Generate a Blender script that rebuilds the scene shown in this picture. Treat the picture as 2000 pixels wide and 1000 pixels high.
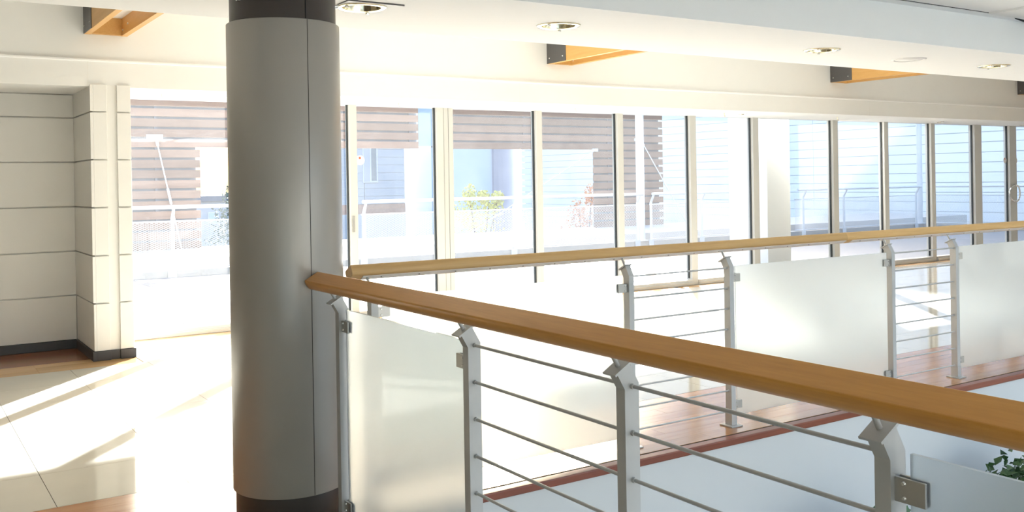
import bpy, bmesh, math, random
from mathutils import Vector, Matrix

random.seed(7)
for o in list(bpy.data.objects):
    bpy.data.objects.remove(o)
SC = bpy.context.scene
COL = SC.collection

# ------------------------------------------------------------------ camera
cam_d = bpy.data.cameras.new('camera')
cam = bpy.data.objects.new('camera', cam_d)
COL.objects.link(cam)
yaw, pitch, roll = 0.57974394, -0.00113123, 0.01634526
F = Vector((math.sin(yaw) * math.cos(pitch), math.cos(yaw) * math.cos(pitch), math.sin(pitch)))
R0 = Vector((math.cos(yaw), -math.sin(yaw), 0))
D0 = -(R0.cross(F))
Rv = R0 * math.cos(roll) + D0 * math.sin(roll)
Dv = D0 * math.cos(roll) - R0 * math.sin(roll)
m = Matrix.Identity(4)
for i in range(3):
    m[i][0], m[i][1], m[i][2] = Rv[i], -Dv[i], -F[i]
m[2][3] = 1.5
cam.matrix_world = m
cam_d.sensor_width = 36.0
cam_d.lens = 36.0 * 1878.49 / 2000
cam_d.shift_y = -(500 - 356.107) / 2000
cam_d.clip_start = 0.05
cam_d.clip_end = 600
SC.camera = cam

# ------------------------------------------------------------------ sky, sun, exposure
SUN_AZ, SUN_EL = math.radians(39.5), math.radians(22.5)
SUN_W, SKY_W = 37.0, 0.95
w = bpy.data.worlds.new('world')
SC.world = w
w.use_nodes = True
nt = w.node_tree
nt.nodes.clear()
sky = nt.nodes.new('ShaderNodeTexSky')
sky.sky_type = 'NISHITA'
sky.sun_disc = False
sky.sun_elevation = SUN_EL
sky.sun_rotation = SUN_AZ
sky.altitude = 100
sky.air_density = 1.0
sky.dust_density = 6.0
bg = nt.nodes.new('ShaderNodeBackground')
bg.inputs[1].default_value = SKY_W
wo = nt.nodes.new('ShaderNodeOutputWorld')
nt.links.new(sky.outputs[0], bg.inputs[0])
nt.links.new(bg.outputs[0], wo.inputs[0])

sd = bpy.data.lights.new('sun', 'SUN')
sd.energy = SUN_W
sd.angle = math.radians(0.55)
sd.color = (1.0, 0.985, 0.96)
sun = bpy.data.objects.new('sun', sd)
COL.objects.link(sun)
sdir = Vector((math.sin(SUN_AZ) * math.cos(SUN_EL), math.cos(SUN_AZ) * math.cos(SUN_EL), math.sin(SUN_EL)))
sun.rotation_euler = sdir.to_track_quat('Z', 'Y').to_euler()
sun.location = (20, 26, 18)

SC.view_settings.view_transform = 'Standard'
SC.view_settings.look = 'None'
SC.view_settings.gamma = 1.0
SC.view_settings.use_curve_mapping = False
SC.view_settings.exposure = 0.38
SC.cycles.max_bounces = 11
SC.cycles.diffuse_bounces = 6
SC.cycles.glossy_bounces = 4
SC.cycles.transparent_max_bounces = 24
SC.cycles.caustics_reflective = False
SC.cycles.caustics_refractive = False


# ------------------------------------------------------------------ materials
MATS = {}


def base_mat(name):
    mt = bpy.data.materials.new(name)
    mt.use_nodes = True
    n = mt.node_tree.nodes
    return mt, n, mt.node_tree.links, n['Principled BSDF'], n['Material Output']


def plain(name, col, rough=0.5, metal=0.0, spec=0.5, vary=0.04, scale=6.0, bump=0.0, bscale=80.0):
    mt, n, l, p, out = base_mat(name)
    tc = n.new('ShaderNodeTexCoord')
    nz = n.new('ShaderNodeTexNoise')
    nz.inputs['Scale'].default_value = scale
    nz.inputs['Detail'].default_value = 4
    l.new(tc.outputs['Object'], nz.inputs['Vector'])
    rp = n.new('ShaderNodeMapRange')
    rp.inputs[3].default_value = 1 - vary
    rp.inputs[4].default_value = 1 + vary
    l.new(nz.outputs[0], rp.inputs[0])
    mx = n.new('ShaderNodeMix')
    mx.data_type = 'RGBA'
    mx.blend_type = 'MULTIPLY'
    mx.inputs[0].default_value = 1
    mx.inputs[6].default_value = (*col, 1)
    l.new(rp.outputs[0], mx.inputs[7])
    l.new(mx.outputs[2], p.inputs['Base Color'])
    p.inputs['Roughness'].default_value = rough
    p.inputs['Metallic'].default_value = metal
    p.inputs['Specular IOR Level'].default_value = spec
    if bump:
        nb = n.new('ShaderNodeTexNoise')
        nb.inputs['Scale'].default_value = bscale
        nb.inputs['Detail'].default_value = 3
        l.new(tc.outputs['Object'], nb.inputs['Vector'])
        b = n.new('ShaderNodeBump')
        b.inputs['Strength'].default_value = bump
        b.inputs['Distance'].default_value = 0.002
        l.new(nb.outputs[0], b.inputs['Height'])
        l.new(b.outputs[0], p.inputs['Normal'])
    MATS[name] = mt
    return mt


def wood(name, c1, c2, axis='X', rough=0.35, scale=14.0, rnd=0.25, stretch=0.06, spec=0.5):
    mt, n, l, p, out = base_mat(name)
    tc = n.new('ShaderNodeTexCoord')
    oi = n.new('ShaderNodeObjectInfo')
    mp = n.new('ShaderNodeMapping')
    sc = [1.0, 1.0, 1.0]
    sc['XYZ'.index(axis)] = stretch
    mp.inputs['Scale'].default_value = sc
    add = n.new('ShaderNodeVectorMath')
    add.operation = 'MULTIPLY_ADD'
    l.new(oi.outputs['Random'], add.inputs[0])
    add.inputs[1].default_value = (37, 19, 53)
    l.new(tc.outputs['Object'], add.inputs[2])
    l.new(add.outputs[0], mp.inputs['Vector'])
    nz = n.new('ShaderNodeTexNoise')
    nz.inputs['Scale'].default_value = scale
    nz.inputs['Detail'].default_value = 7
    nz.inputs['Roughness'].default_value = 0.62
    nz.inputs['Distortion'].default_value = 0.6
    l.new(mp.outputs[0], nz.inputs['Vector'])
    nf = n.new('ShaderNodeTexNoise')
    nf.inputs['Scale'].default_value = scale * 11
    nf.inputs['Detail'].default_value = 3
    l.new(mp.outputs[0], nf.inputs['Vector'])
    ad = n.new('ShaderNodeMath')
    ad.operation = 'MULTIPLY_ADD'
    l.new(nf.outputs[0], ad.inputs[0])
    ad.inputs[1].default_value = 0.35
    l.new(nz.outputs[0], ad.inputs[2])
    rm = n.new('ShaderNodeMapRange')
    rm.inputs[1].default_value = 0.42
    rm.inputs[2].default_value = 0.95
    l.new(ad.outputs[0], rm.inputs[0])
    cr = n.new('ShaderNodeMix')
    cr.data_type = 'RGBA'
    cr.inputs[6].default_value = (*c1, 1)
    cr.inputs[7].default_value = (*c2, 1)
    l.new(rm.outputs[0], cr.inputs[0])
    rr = n.new('ShaderNodeMapRange')
    rr.inputs[3].default_value = 1 - rnd
    rr.inputs[4].default_value = 1 + rnd * 0.6
    l.new(oi.outputs['Random'], rr.inputs[0])
    mx = n.new('ShaderNodeMix')
    mx.data_type = 'RGBA'
    mx.blend_type = 'MULTIPLY'
    mx.inputs[0].default_value = 1
    l.new(cr.outputs[2], mx.inputs[6])
    l.new(rr.outputs[0], mx.inputs[7])
    l.new(mx.outputs[2], p.inputs['Base Color'])
    p.inputs['Roughness'].default_value = rough
    p.inputs['Specular IOR Level'].default_value = spec
    b = n.new('ShaderNodeBump')
    b.inputs['Strength'].default_value = 0.12
    b.inputs['Distance'].default_value = 0.001
    l.new(nf.outputs[0], b.inputs['Height'])
    l.new(b.outputs[0], p.inputs['Normal'])
    MATS[name] = mt
    return mt


def schlick(n, l, f0=0.04):
    """mirror share of a glass skin by viewing angle, alike from both sides of the sheet"""
    lw = n.new('ShaderNodeLayerWeight')
    lw.inputs[0].default_value = 0.5
    pw = n.new('ShaderNodeMath')
    pw.operation = 'POWER'
    l.new(lw.outputs['Facing'], pw.inputs[0])
    pw.inputs[1].default_value = 5
    ma = n.new('ShaderNodeMath')
    ma.operation = 'MULTIPLY_ADD'
    l.new(pw.outputs[0], ma.inputs[0])
    ma.inputs[1].default_value = 1 - f0
    ma.inputs[2].default_value = f0
    return ma.outputs[0]


def pane_mat(name, dirt_veil):
    """clear window glass: mirror reflection by angle, the rest passes; a thin film of dust scatters sunlight and stands in for veil glare"""
    mt = bpy.data.materials.new(name)
    mt.use_nodes = True
    n, l = mt.node_tree.nodes, mt.node_tree.links
    n.clear()
    out = n.new('ShaderNodeOutputMaterial')
    tr = n.new('ShaderNodeBsdfTransparent')
    tr.inputs[0].default_value = (0.895, 0.91, 0.915, 1)
    gl = n.new('ShaderNodeBsdfGlossy')
    gl.inputs['Roughness'].default_value = 0.01
    m1 = n.new('ShaderNodeMixShader')
    l.new(schlick(n, l, 0.03), m1.inputs[0])
    l.new(tr.outputs[0], m1.inputs[1])
    l.new(gl.outputs[0], m1.inputs[2])
    tl = n.new('ShaderNodeBsdfTranslucent')  # dust share, set to give the washed-out veil glare as well
    tl.inputs[0].default_value = (0.95, 0.97, 1.0, 1)
    tc = n.new('ShaderNodeTexCoord')
    mp = n.new('ShaderNodeMapping')
    mp.inputs['Scale'].default_value = (1.0, 1.0, 0.6)
    l.new(tc.outputs['Object'], mp.inputs[0])
    nz = n.new('ShaderNodeTexNoise')
    nz.inputs['Scale'].default_value = 2.2
    nz.inputs['Detail'].default_value = 8
    nz.inputs['Roughness'].default_value = 0.65
    nz.inputs['Distortion'].default_value = 1.2
    l.new(mp.outputs[0], nz.inputs[0])
    rm = n.new('ShaderNodeMapRange')
    rm.inputs[1].default_value = 0.3
    rm.inputs[2].default_value = 0.75
    rm.inputs[3].default_value = dirt_veil * 0.75
    rm.inputs[4].default_value = dirt_veil * 1.3
    l.new(nz.outputs[0], rm.inputs[0])
    m2 = n.new('ShaderNodeMixShader')
    l.new(rm.outputs[0], m2.inputs[0])
    l.new(m1.outputs[0], m2.inputs[1])
    l.new(tl.outputs[0], m2.inputs[2])
    l.new(m2.outputs[0], out.inputs[0])
    MATS[name] = mt
    return mt


def frosted_mat(name):
    """milky safety glass: scatters what shines through it forward, smooth shiny skin"""
    mt = bpy.data.materials.new(name)
    mt.use_nodes = True
    n, l = mt.node_tree.nodes, mt.node_tree.links
    n.clear()
    out = n.new('ShaderNodeOutputMaterial')
    rf = n.new('ShaderNodeBsdfRefraction')
    rf.inputs['Color'].default_value = (0.96, 0.99, 1.0, 1)
    rf.inputs['Roughness'].default_value = 0.48
    rf.inputs['IOR'].default_value = 1.10
    tl = n.new('ShaderNodeBsdfTranslucent')
    tl.inputs[0].default_value = (0.95, 0.985, 0.99, 1)
    df = n.new('ShaderNodeBsdfDiffuse')
    df.inputs[0].default_value = (0.89, 0.93, 0.93, 1)
    m0 = n.new('ShaderNodeMixShader')
    m0.inputs[0].default_value = 0.25
    l.new(tl.outputs[0], m0.inputs[1])
    l.new(df.outputs[0], m0.inputs[2])
    m1 = n.new('ShaderNodeMixShader')
    m1.inputs[0].default_value = 0.38
    l.new(rf.outputs[0], m1.inputs[1])
    l.new(m0.outputs[0], m1.inputs[2])
    gl = n.new('ShaderNodeBsdfGlossy')
    gl.inputs['Roughness'].default_value = 0.05
    m2 = n.new('ShaderNodeMixShader')
    l.new(schlick(n, l, 0.045), m2.inputs[0])
    l.new(m1.outputs[0], m2.inputs[1])
    l.new(gl.outputs[0], m2.inputs[2])
    l.new(m2.outputs[0], out.inputs[0])
    MATS[name] = mt
    return mt


def emit(name, col, s):
    mt, n, l, p, out = base_mat(name)
    p.inputs['Base Color'].default_value = (*col, 1)
    p.inputs['Emission Color'].default_value = (*col, 1)
    p.inputs['Emission Strength'].default_value = s
    MATS[name] = mt


plain('cream_panel', (0.78, 0.77, 0.735), 0.55, vary=0.02)
plain('cream_wall', (0.81, 0.81, 0.79), 0.7, vary=0.015)
plain('brown_wall', (0.50, 0.45, 0.38), 0.7)
plain('fascia_white', (0.92, 0.93, 0.92), 0.75, vary=0.01)
plain('white_paint', (0.88, 0.88, 0.87), 0.75, vary=0.01)
plain('grey_paint', (0.60, 0.60, 0.58), 0.75, vary=0.02, scale=2)
plain('black_slot', (0.012, 0.012, 0.012), 0.8)
plain('baseboard', (0.055, 0.055, 0.06), 0.45)
plain('column_clad', (0.41, 0.39, 0.355), 0.36, metal=0.3, vary=0.02, scale=3)
plain('column_dark', (0.06, 0.048, 0.042), 0.4, vary=0.05)
plain('post_metal', (0.50, 0.495, 0.475), 0.42, metal=0.25, vary=0.03, scale=40, bump=0.04, bscale=400)
plain('steel', (0.52, 0.50, 0.46), 0.3, metal=0.85, vary=0.03)
plain('strip_metal', (0.80, 0.79, 0.77), 0.4, metal=0.0, vary=0.03)
plain('screw', (0.10, 0.095, 0.09), 0.4, metal=0.6)
plain('bolt', (0.72, 0.70, 0.66), 0.22, metal=0.9)
plain('chrome', (0.78, 0.76, 0.72), 0.08, metal=1.0, vary=0.01)
plain('brass', (0.90, 0.80, 0.56), 0.12, metal=1.0, vary=0.02)
plain('tile', (0.55, 0.535, 0.48), 0.07, vary=0.05, scale=5)
plain('grout', (0.22, 0.21, 0.20), 0.8)
plain('slab', (0.45, 0.42, 0.38), 0.8)
plain('frame_cream', (0.57, 0.565, 0.535), 0.42, vary=0.01)
plain('gasket', (0.03, 0.035, 0.035), 0.5)
plain('plate_dark', (0.085, 0.083, 0.085), 0.4, vary=0.04)
plain('paver', (0.16, 0.165, 0.18), 0.5, vary=0.10, scale=18, bump=0.3, bscale=60)
plain('concrete', (0.34, 0.335, 0.32), 0.85, vary=0.08, scale=4)
plain('ground', (0.10, 0.11, 0.10), 0.9, vary=0.08, scale=0.3)
plain('white_steel', (0.62, 0.64, 0.66), 0.35, vary=0.01)
plain('galv', (0.55, 0.58, 0.62), 0.5, metal=0.3, vary=0.12, scale=30)
plain('back_board', (0.11, 0.14, 0.19), 0.7)
plain('pale_blue', (0.50, 0.60, 0.70), 0.6, vary=0.03)
plain('infill_blue', (0.20, 0.29, 0.38), 0.6)
plain('dark_blue', (0.20, 0.24, 0.34), 0.6, vary=0.04, scale=1)
plain('clad_board', (0.88, 0.89, 0.90), 0.5, vary=0.02, scale=1)
plain('clad_grey', (0.42, 0.45, 0.50), 0.55, vary=0.04, scale=1)
plain('clad_core', (0.62, 0.65, 0.68), 0.8)
plain('window_dark', (0.17, 0.22, 0.25), 0.15)
plain('brick_band', (0.42, 0.27, 0.21), 0.8, vary=0.2, scale=9)
plain('plaster_out', (0.52, 0.51, 0.49), 0.8, vary=0.02)
plain('pillar_white', (0.90, 0.885, 0.84), 0.8, vary=0.02)
plain('sticker_white', (0.88, 0.86, 0.83), 0.5)
plain('sticker_red', (0.75, 0.10, 0.04), 0.5)
plain('leaf_green', (0.045, 0.11, 0.03), 0.4, vary=0.5, scale=30)
plain('leaf_yellow', (0.50, 0.52, 0.14), 0.55, vary=0.35, scale=9)
plain('leaf_orange', (0.62, 0.30, 0.14), 0.55, vary=0.45, scale=8)
plain('leaf_dark', (0.07, 0.12, 0.10), 0.6, vary=0.4, scale=6)
plain('bark', (0.14, 0.10, 0.07), 0.9, vary=0.2)
plain('terracotta', (0.25, 0.25, 0.26), 0.6)
plain('grille_white', (0.82, 0.81, 0.79), 0.6)
wood('rail_wood', (0.58, 0.25, 0.045), (0.80, 0.39, 0.088), 'Y', 0.33, 13, 0.04)
wood('rail_wood_x', (0.60, 0.345, 0.115), (0.78, 0.50, 0.20), 'X', 0.36, 13, 0.14)
wood('nosing', (0.17, 0.045, 0.022), (0.27, 0.075, 0.035), 'X', 0.3, 9, 0.03)
wood('floor_wood', (0.36, 0.17, 0.075), (0.52, 0.28, 0.14), 'X', 0.16, 9, 0.16)
wood('floor_wood_dark', (0.22, 0.075, 0.03), (0.33, 0.13, 0.055), 'X', 0.2, 9, 0.15)
wood('floor_wood_pale', (0.50, 0.30, 0.13), (0.62, 0.40, 0.20), 'X', 0.2, 9, 0.14)
wood('beam_wood', (0.55, 0.30, 0.085), (0.70, 0.42, 0.15), 'Y', 0.45, 7, 0.06)
wood('slat_wood', (0.145, 0.088, 0.062), (0.25, 0.17, 0.128), 'X', 0.75, 4, 0.28)
pane_mat('pane', 0.013)
frosted_mat('frosted')
emit('bulb', (1.0, 0.86, 0.62), 5.0)


# ------------------------------------------------------------------ mesh helpers
class MB:
    def __init__(self):
        self.v, self.f, self.s = [], [], []

    def poly(self, pts, smooth=False):
        i = len(self.v)
        self.v += [tuple(p) for p in pts]
        self.f.append(list(range(i, i + len(pts))))
        self.s.append(smooth)

    def box(self, x0, x1, y0, y1, z0, z1):
        i = len(self.v)
        self.v += [(x, y, z) for z in (z0, z1) for y in (y0, y1) for x in (x0, x1)]
        for q in ((0, 2, 3, 1), (4, 5, 7, 6), (0, 1, 5, 4), (2, 6, 7, 3), (0, 4, 6, 2), (1, 3, 7, 5)):
            self.f.append([i + k for k in q])
            self.s.append(False)
        return self

    def hexa(self, pts):
        i = len(self.v)
        self.v += [tuple(p) for p in pts]
        for q in ((0, 1, 2, 3), (7, 6, 5, 4), (0, 4, 5, 1), (1, 5, 6, 2), (2, 6, 7, 3), (3, 7, 4, 0)):
            self.f.append([i + k for k in q])
            self.s.append(False)
        return self

    def prism(self, a, b, smooth_idx=()):
        """loft between two matching loops of 3-D points, capped"""
        n = len(a)
        i = len(self.v)
        self.v += [tuple(p) for p in a] + [tuple(p) for p in b]
        for k in range(n):
            self.f.append([i + k, i + (k + 1) % n, i + n + (k + 1) % n, i + n + k])
            self.s.append(k in smooth_idx)
        self.poly(a)
        self.poly(b)
        return self

    def tube(self, p, q, r, n=10, r2=None):
        p, q = Vector(p), Vector(q)
        d = (q - p).normalized()
        u = d.cross(Vector((0, 0, 1)) if abs(d.z) < 0.9 else Vector((1, 0, 0))).normalized()
        w_ = d.cross(u)
        r2 = r if r2 is None else r2
        c = [(math.cos(2 * math.pi * k / n), math.sin(2 * math.pi * k / n)) for k in range(n)]
        self.prism([p + u * (x * r) + w_ * (y * r) for x, y in c],
                   [q + u * (x * r2) + w_ * (y * r2) for x, y in c], range(n))
        return self

    def path(self, pts, r, n=8):
        """smooth tube through points"""
        pts = [Vector(p) for p in pts]
        rings = []
        for k, p in enumerate(pts):
            d = (pts[min(k + 1, len(pts) - 1)] - pts[max(k - 1, 0)]).normalized()
            up = Vector((0.13, 0.21, 0.97)) if abs(d.z) < 0.9 else Vector((0.9, 0.3, 0.1))
            u = d.cross(up).normalized()
            w_ = d.cross(u)
            rings.append([p + (u * math.cos(2 * math.pi * j / n) + w_ * math.sin(2 * math.pi * j / n)) * r for j in range(n)])
        i = len(self.v)
        for rg in rings:
            self.v += [tuple(x) for x in rg]
        for k in range(len(rings) - 1):
            for j in range(n):
                a, b = i + k * n + j, i + k * n + (j + 1) % n
                self.f.append([a, b, b + n, a + n])
                self.s.append(True)
        self.poly(rings[0])
        self.poly(rings[-1])
        return self

    def lathe(self, prof, c=(0, 0, 0), n=32, smooth=True, a0=0.0, a1=None):
        """prof = [(r, z)]; full turn when a1 is None"""
        i = len(self.v)
        full = a1 is None
        a1 = a0 + 2 * math.pi if full else a1
        cnt = n if full else n + 1
        for r, z in prof:
            for k in range(cnt):
                t = a0 + (a1 - a0) * k / n
                self.v.append((c[0] + r * math.cos(t), c[1] + r * math.sin(t), c[2] + z))
        for j in range(len(prof) - 1):
            for k in range(n):
                a = i + j * cnt + k
                b = i + j * cnt + (k + 1) % cnt
                self.f.append([a, b, b + cnt, a + cnt])
                self.s.append(smooth)
        return self

    def mesh(self, name, mat, off=(0, 0, 0), recalc=True):
        me = bpy.data.meshes.new(name)
        ox, oy, oz = off
        me.from_pydata([(x - ox, y - oy, z - oz) for x, y, z in self.v], [], self.f)
        me.polygons.foreach_set('use_smooth', self.s)
        if recalc:
            b = bmesh.new()
            b.from_mesh(me)
            bmesh.ops.recalc_face_normals(b, faces=b.faces)
            b.to_mesh(me)
            b.free()
        me.materials.append(MATS[mat])
        me.update()
        return me


WL = {}


def link(name, data, parent=None, wloc=(0, 0, 0)):
    o = bpy.data.objects.new(name, data)
    COL.objects.link(o)
    wloc = Vector(wloc)
    WL[o.name] = wloc
    if parent is not None:
        o.parent = parent
        o.location = wloc - WL[parent.name]
    else:
        o.location = wloc
    return o


def build(mb, name, mat, parent=None, at=None, bevel=0.0, seg=2, recalc=True):
    """one mesh object; its origin sits at `at` (default: centre of its base)"""
    if at is None:
        xs = [p[0] for p in mb.v]
        ys = [p[1] for p in mb.v]
        zs = [p[2] for p in mb.v]
        at = ((min(xs) + max(xs)) / 2, (min(ys) + max(ys)) / 2, min(zs))
    o = link(name, mb.mesh(name, mat, at, recalc), parent, at)
    if bevel:
        b = o.modifiers.new('bevel', 'BEVEL')
        b.width = bevel
        b.segments = seg
        b.limit_method = 'ANGLE'
        b.angle_limit = math.radians(40)
    return o


def empty(name, loc):
    o = link(name, None, None, loc)
    o.empty_display_size = 0.1
    return o


def tag(o, label=None, cat=None, group=None, kind=None):
    if label:
        o['label'] = label
    if cat:
        o['category'] = cat
    if group:
        o['group'] = group
    if kind:
        o['kind'] = kind
    return o


def bx(*a):
    return MB().box(*a)


def copy_tree(root, loc):
    """copy of a thing with its parts and sub-parts, moved to loc"""
    def cp(o, par):
        c = o.copy()
        COL.objects.link(c)
        c.parent = par
        for ch in o.children:
            cp(ch, c)
        return c
    r = cp(root, None)
    r.location = loc
    return r


# ------------------------------------------------------------------ floor of the upper level
EDGE_V, EDGE_U = 3.94, 1.85           # edges of the atrium opening
fl = MB()
fl.box(-6, 21, EDGE_V + 0.06, 10.1, -0.32, -0.014)
fl.box(-6, EDGE_U - 0.06, -7, EDGE_V + 0.06, -0.32, -0.014)
floor = build(fl, 'floor', 'slab', at=(0, 7, 0))
tag(floor, 'glossy floor of cream tiles with wooden borders inside the hall', 'floor', kind='structure')

TW, TD = 0.61, 0.6142
tile_me = bx(-TW / 2 + 0.0015, TW / 2 - 0.0015, -TD / 2 + 0.0015, TD / 2 - 0.0015, -0.0135, 0).mesh('tile', 'tile')
for j in range(6):
    for i in range(-7, 33):
        link('tile', tile_me, floor, (0.668 + TW * (i + 0.5), 4.975 + TD * (j + 0.5), 0))
build(bx(-6, 0.668 - 7 * TW, 4.976, 8.66, -0.013, 0), 'tile_field', 'tile', floor)


def planks(u0, u1, v0, v1, rows, length, mat, stagger=0.43):
    h = (v1 - v0) / rows
    me = bx(-length / 2 + 0.0006, length / 2 - 0.0006, -h / 2 + 0.0005, h / 2 - 0.0005, -0.0132, 0).mesh('plank', mat)
    for j in range(rows):
        n = int((u1 - u0) / length)
        sh = ((j * stagger) % 1.0) * length
        for i in range(n):
            link('plank', me, floor, (u0 + length * (i + 0.5) + sh, v0 + h * (j + 0.5), 0))


build(bx(EDGE_U, 11.9, EDGE_V + 0.0645, EDGE_V + 0.0745, -0.0135, -0.003), 'joint', 'black_slot', floor)
planks(-2.0, 10.2, EDGE_V + 0.075, 4.973, 8, 1.2, 'floor_wood')
planks(-2.95, 1.86, 8.662, 9.08, 3, 0.8, 'floor_wood_pale', 0.0)
planks(-3.2, 1.6, 9.082, 9.80, 5, 1.2, 'floor_wood_dark', 0.0)
planks(1.9, 9.1, 9.702, 9.90, 2, 1.2, 'floor_wood_pale', 0.0)
build(bx(1.86, 21, 8.664, 9.70, -0.0135, -0.0003), 'tile_field', 'tile', floor)
build(bx(10.4, 21, EDGE_V + 0.07, 4.973, -0.0135, -0.0005), 'wood_field', 'floor_wood', floor)
build(bx(9.2, 21, 9.702, 9.90, -0.0135, -0.0005), 'wood_field', 'floor_wood_pale', floor)
build(bx(-6, EDGE_U - 0.07, -7, EDGE_V + 0.068, -0.0135, -0.0008), 'walkway_field', 'tile', floor)

# wooden nosing around the opening
t = build(bx(EDGE_U + 0.0, 12.0, EDGE_V, EDGE_V + 0.064, -0.04, 0.0), 'trim_1', 'nosing', bevel=0.006)
tag(t, 'red brown wooden nosing along the floor edge under the far railing', 'trim', kind='structure')
t = build(bx(EDGE_U - 0.064, EDGE_U, -7, EDGE_V + 0.064, -0.04, 0.0), 'trim_2', 'nosing', bevel=0.006)
tag(t, 'red brown wooden nosing along the floor edge under the near railing', 'trim', kind='structure')

# walls of the opening down to the lower level, lower floor
t = build(bx(EDGE_U - 0.3, 12.0, EDGE_V + 0.014, EDGE_V + 0.2, -3.4, -0.04), 'wall_atrium_far', 'grey_paint')
tag(t, 'pale grey painted wall below the edge of the far walkway', 'wall', kind='structure')
t = build(bx(EDGE_U - 0.2, EDGE_U - 0.014, -7, EDGE_V + 0.014, -3.4, -0.04), 'wall_atrium_near', 'grey_paint')
tag(t, 'pale grey wall below the near railing, dropping to the lower level', 'wall', kind='structure')
ar = MB()  # wall out of view, its window openings added to light the atrium
for z0, z1 in ((-3.4, -2.9), (-0.5, 0.3), (2.5, 2.65)):
    ar.box(12.0, 12.2, -7, EDGE_V + 0.2, z0, z1)
for v in (-7, -4.3, -1.6, 1.1, 3.9):
    ar.box(12.0, 12.2, v, v + 0.2, -2.9, -0.5)
    ar.box(12.0, 12.2, v, v + 0.2, 0.3, 2.5)
t = build(ar, 'wall_atrium_right', 'grey_paint')
tag(t, 'pale grey wall closing the far right end of the atrium, with window openings added for light', 'wall', kind='structure')
t = build(bx(EDGE_U - 0.2, 12.2, -7, EDGE_V + 0.2, -3.6, -3.4), 'floor_lower', 'tile')
tag(t, 'tiled floor of the lower level at the bottom of the atrium', 'floor', kind='structure')

# ------------------------------------------------------------------ ceilings
DL = [(2.06, 4.52), (3.30, 4.47), (5.62, 4.55), (7.80, 4.56)]
SO0, SO1, SOZ = 4.0, 5.15, 2.40
HR = 0.104


def plate_with_holes(mb, x0, x1, y0, y1, z, holes, r, s=0.16, n=32):
    """flat underside with round holes"""
    yc = holes[0][1]
    mb.poly([(x0, y0, z), (x1, y0, z), (x1, yc - s, z), (x0, yc - s, z)])
    mb.poly([(x0, yc + s, z), (x1, yc + s, z), (x1, y1, z), (x0, y1, z)])
    cur = x0
    for hx, hy in holes:
        mb.poly([(cur, yc - s, z), (hx - s, yc - s, z), (hx - s, yc + s, z), (cur, yc + s, z)])
        cur = hx + s
        ring, sq = [], []
        for k in range(n):
            a = 2 * math.pi * (k + 0.5) / n
            c_, s_ = math.cos(a), math.sin(a)
            ring.append((hx + r * c_, hy + r * s_, z))
            mm = max(abs(c_), abs(s_))
            sq.append((hx + s * c_ / mm, yc + s * s_ / mm, z))
        for k in range(n):
            k2 = (k + 1) % n
            a, b = sq[k], sq[k2]
            pts = [ring[k], a]
            if abs(a[0] - b[0]) > 1e-6 and abs(a[1] - b[1]) > 1e-6:
                pts.append((max(a[0], b[0]) if a[0] + b[0] > 2 * hx else min(a[0], b[0]),
                            max(a[1], b[1]) if a[1] + b[1] > 2 * yc else min(a[1], b[1]), z))
            pts += [b, ring[k2]]
            mb.poly(pts)
    mb.poly([(cur, yc - s, z), (x1, yc - s, z), (x1, yc + s, z), (cur, yc + s, z)])


so = MB()
plate_with_holes(so, -6, 21, SO0, SO1, SOZ, [(a, 4.52) for a, b in DL], HR)
so.poly([(-6, SO1, SOZ), (21, SO1, SOZ), (21, SO1, 3.2), (-6, SO1, 3.2)])
soffit = build(so, 'ceiling_soffit', 'white_paint', at=(4, 4.6, SOZ))
tag(soffit, 'low white ceiling band with round downlights above the far walkway', 'ceiling', kind='structure')
fa = build(bx(-6, 21, SO0 - 0.012, SO0, SOZ, 2.66), 'trim_3', 'fascia_white')
tag(fa, 'pale grey vertical front of the low ceiling band, facing the atrium', 'trim', kind='structure')

ce = MB()
ce.box(-6, 21, SO0 - 0.012 - 0.088, SO0 - 0.012, 2.65, 2.7)
SK = (3.2, 11.0, -5.5, 1.6)            # unseen roof light, added to brighten the atrium
ce.box(-6, SK[0], -7, SO0 - 0.13, 2.65, 2.7)
ce.box(SK[1], 21, -7, SO0 - 0.13, 2.65, 2.7)
ce.box(SK[0], SK[1], SK[3], SO0 - 0.13, 2.65, 2.7)
ce.box(SK[0], SK[1], -7, SK[2], 2.65, 2.7)
ci = build(ce, 'ceiling_inner', 'white_paint')
tag(ci, 'flat pale ceiling above the atrium, split by a black slot', 'ceiling', kind='structure')
sl = build(bx(-6, 21, SO0 - 0.13, SO0 - 0.10, 2.654, 2.70), 'slot', 'black_slot', ci)
tag(sl, 'narrow black shadow slot')
skl = empty('window_20', ((SK[0] + SK[1]) / 2, (SK[2] + SK[3]) / 2, 2.7))
tag(skl, 'added glazed roof light, out of view, bringing fill light to the atrium', 'window', kind='structure')
build(bx(SK[0], SK[1], SK[2], SK[3], 2.72, 2.728), 'pane', 'pane', skl)
for k in range(6):
    x_ = SK[0] + (SK[1] - SK[0]) * k / 5
    build(bx(x_ - 0.04, x_ + 0.04, SK[2], SK[3], 2.70, 2.78), 'bar', 'white_steel', skl)
# faceted corner piece of the ceiling at the far right
wd = MB()
a = [(7.02, 3.866), (7.7, 3.965), (7.7, 3.3), (6.62, 3.3), (6.62, 3.866)]
wd.prism([(x, y, 2.652) for x, y in a], [(x, y, 2.635) for x, y in a])
build(wd, 'facet', 'cream_wall', ci)
b_ = MB().path([(7.00, 3.882, 2.645), (7.25, 3.925, 2.636), (7.7, 3.978, 2.62)], 0.012, 6)
build(b_, 'slot', 'black_slot', ci)

t = build(bx(-6, 21, SO1, 10.1, 3.2, 3.3), 'ceiling_outer', 'white_paint')
tag(t, 'high white ceiling between the low band and the window wall', 'ceiling', kind='structure')

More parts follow.
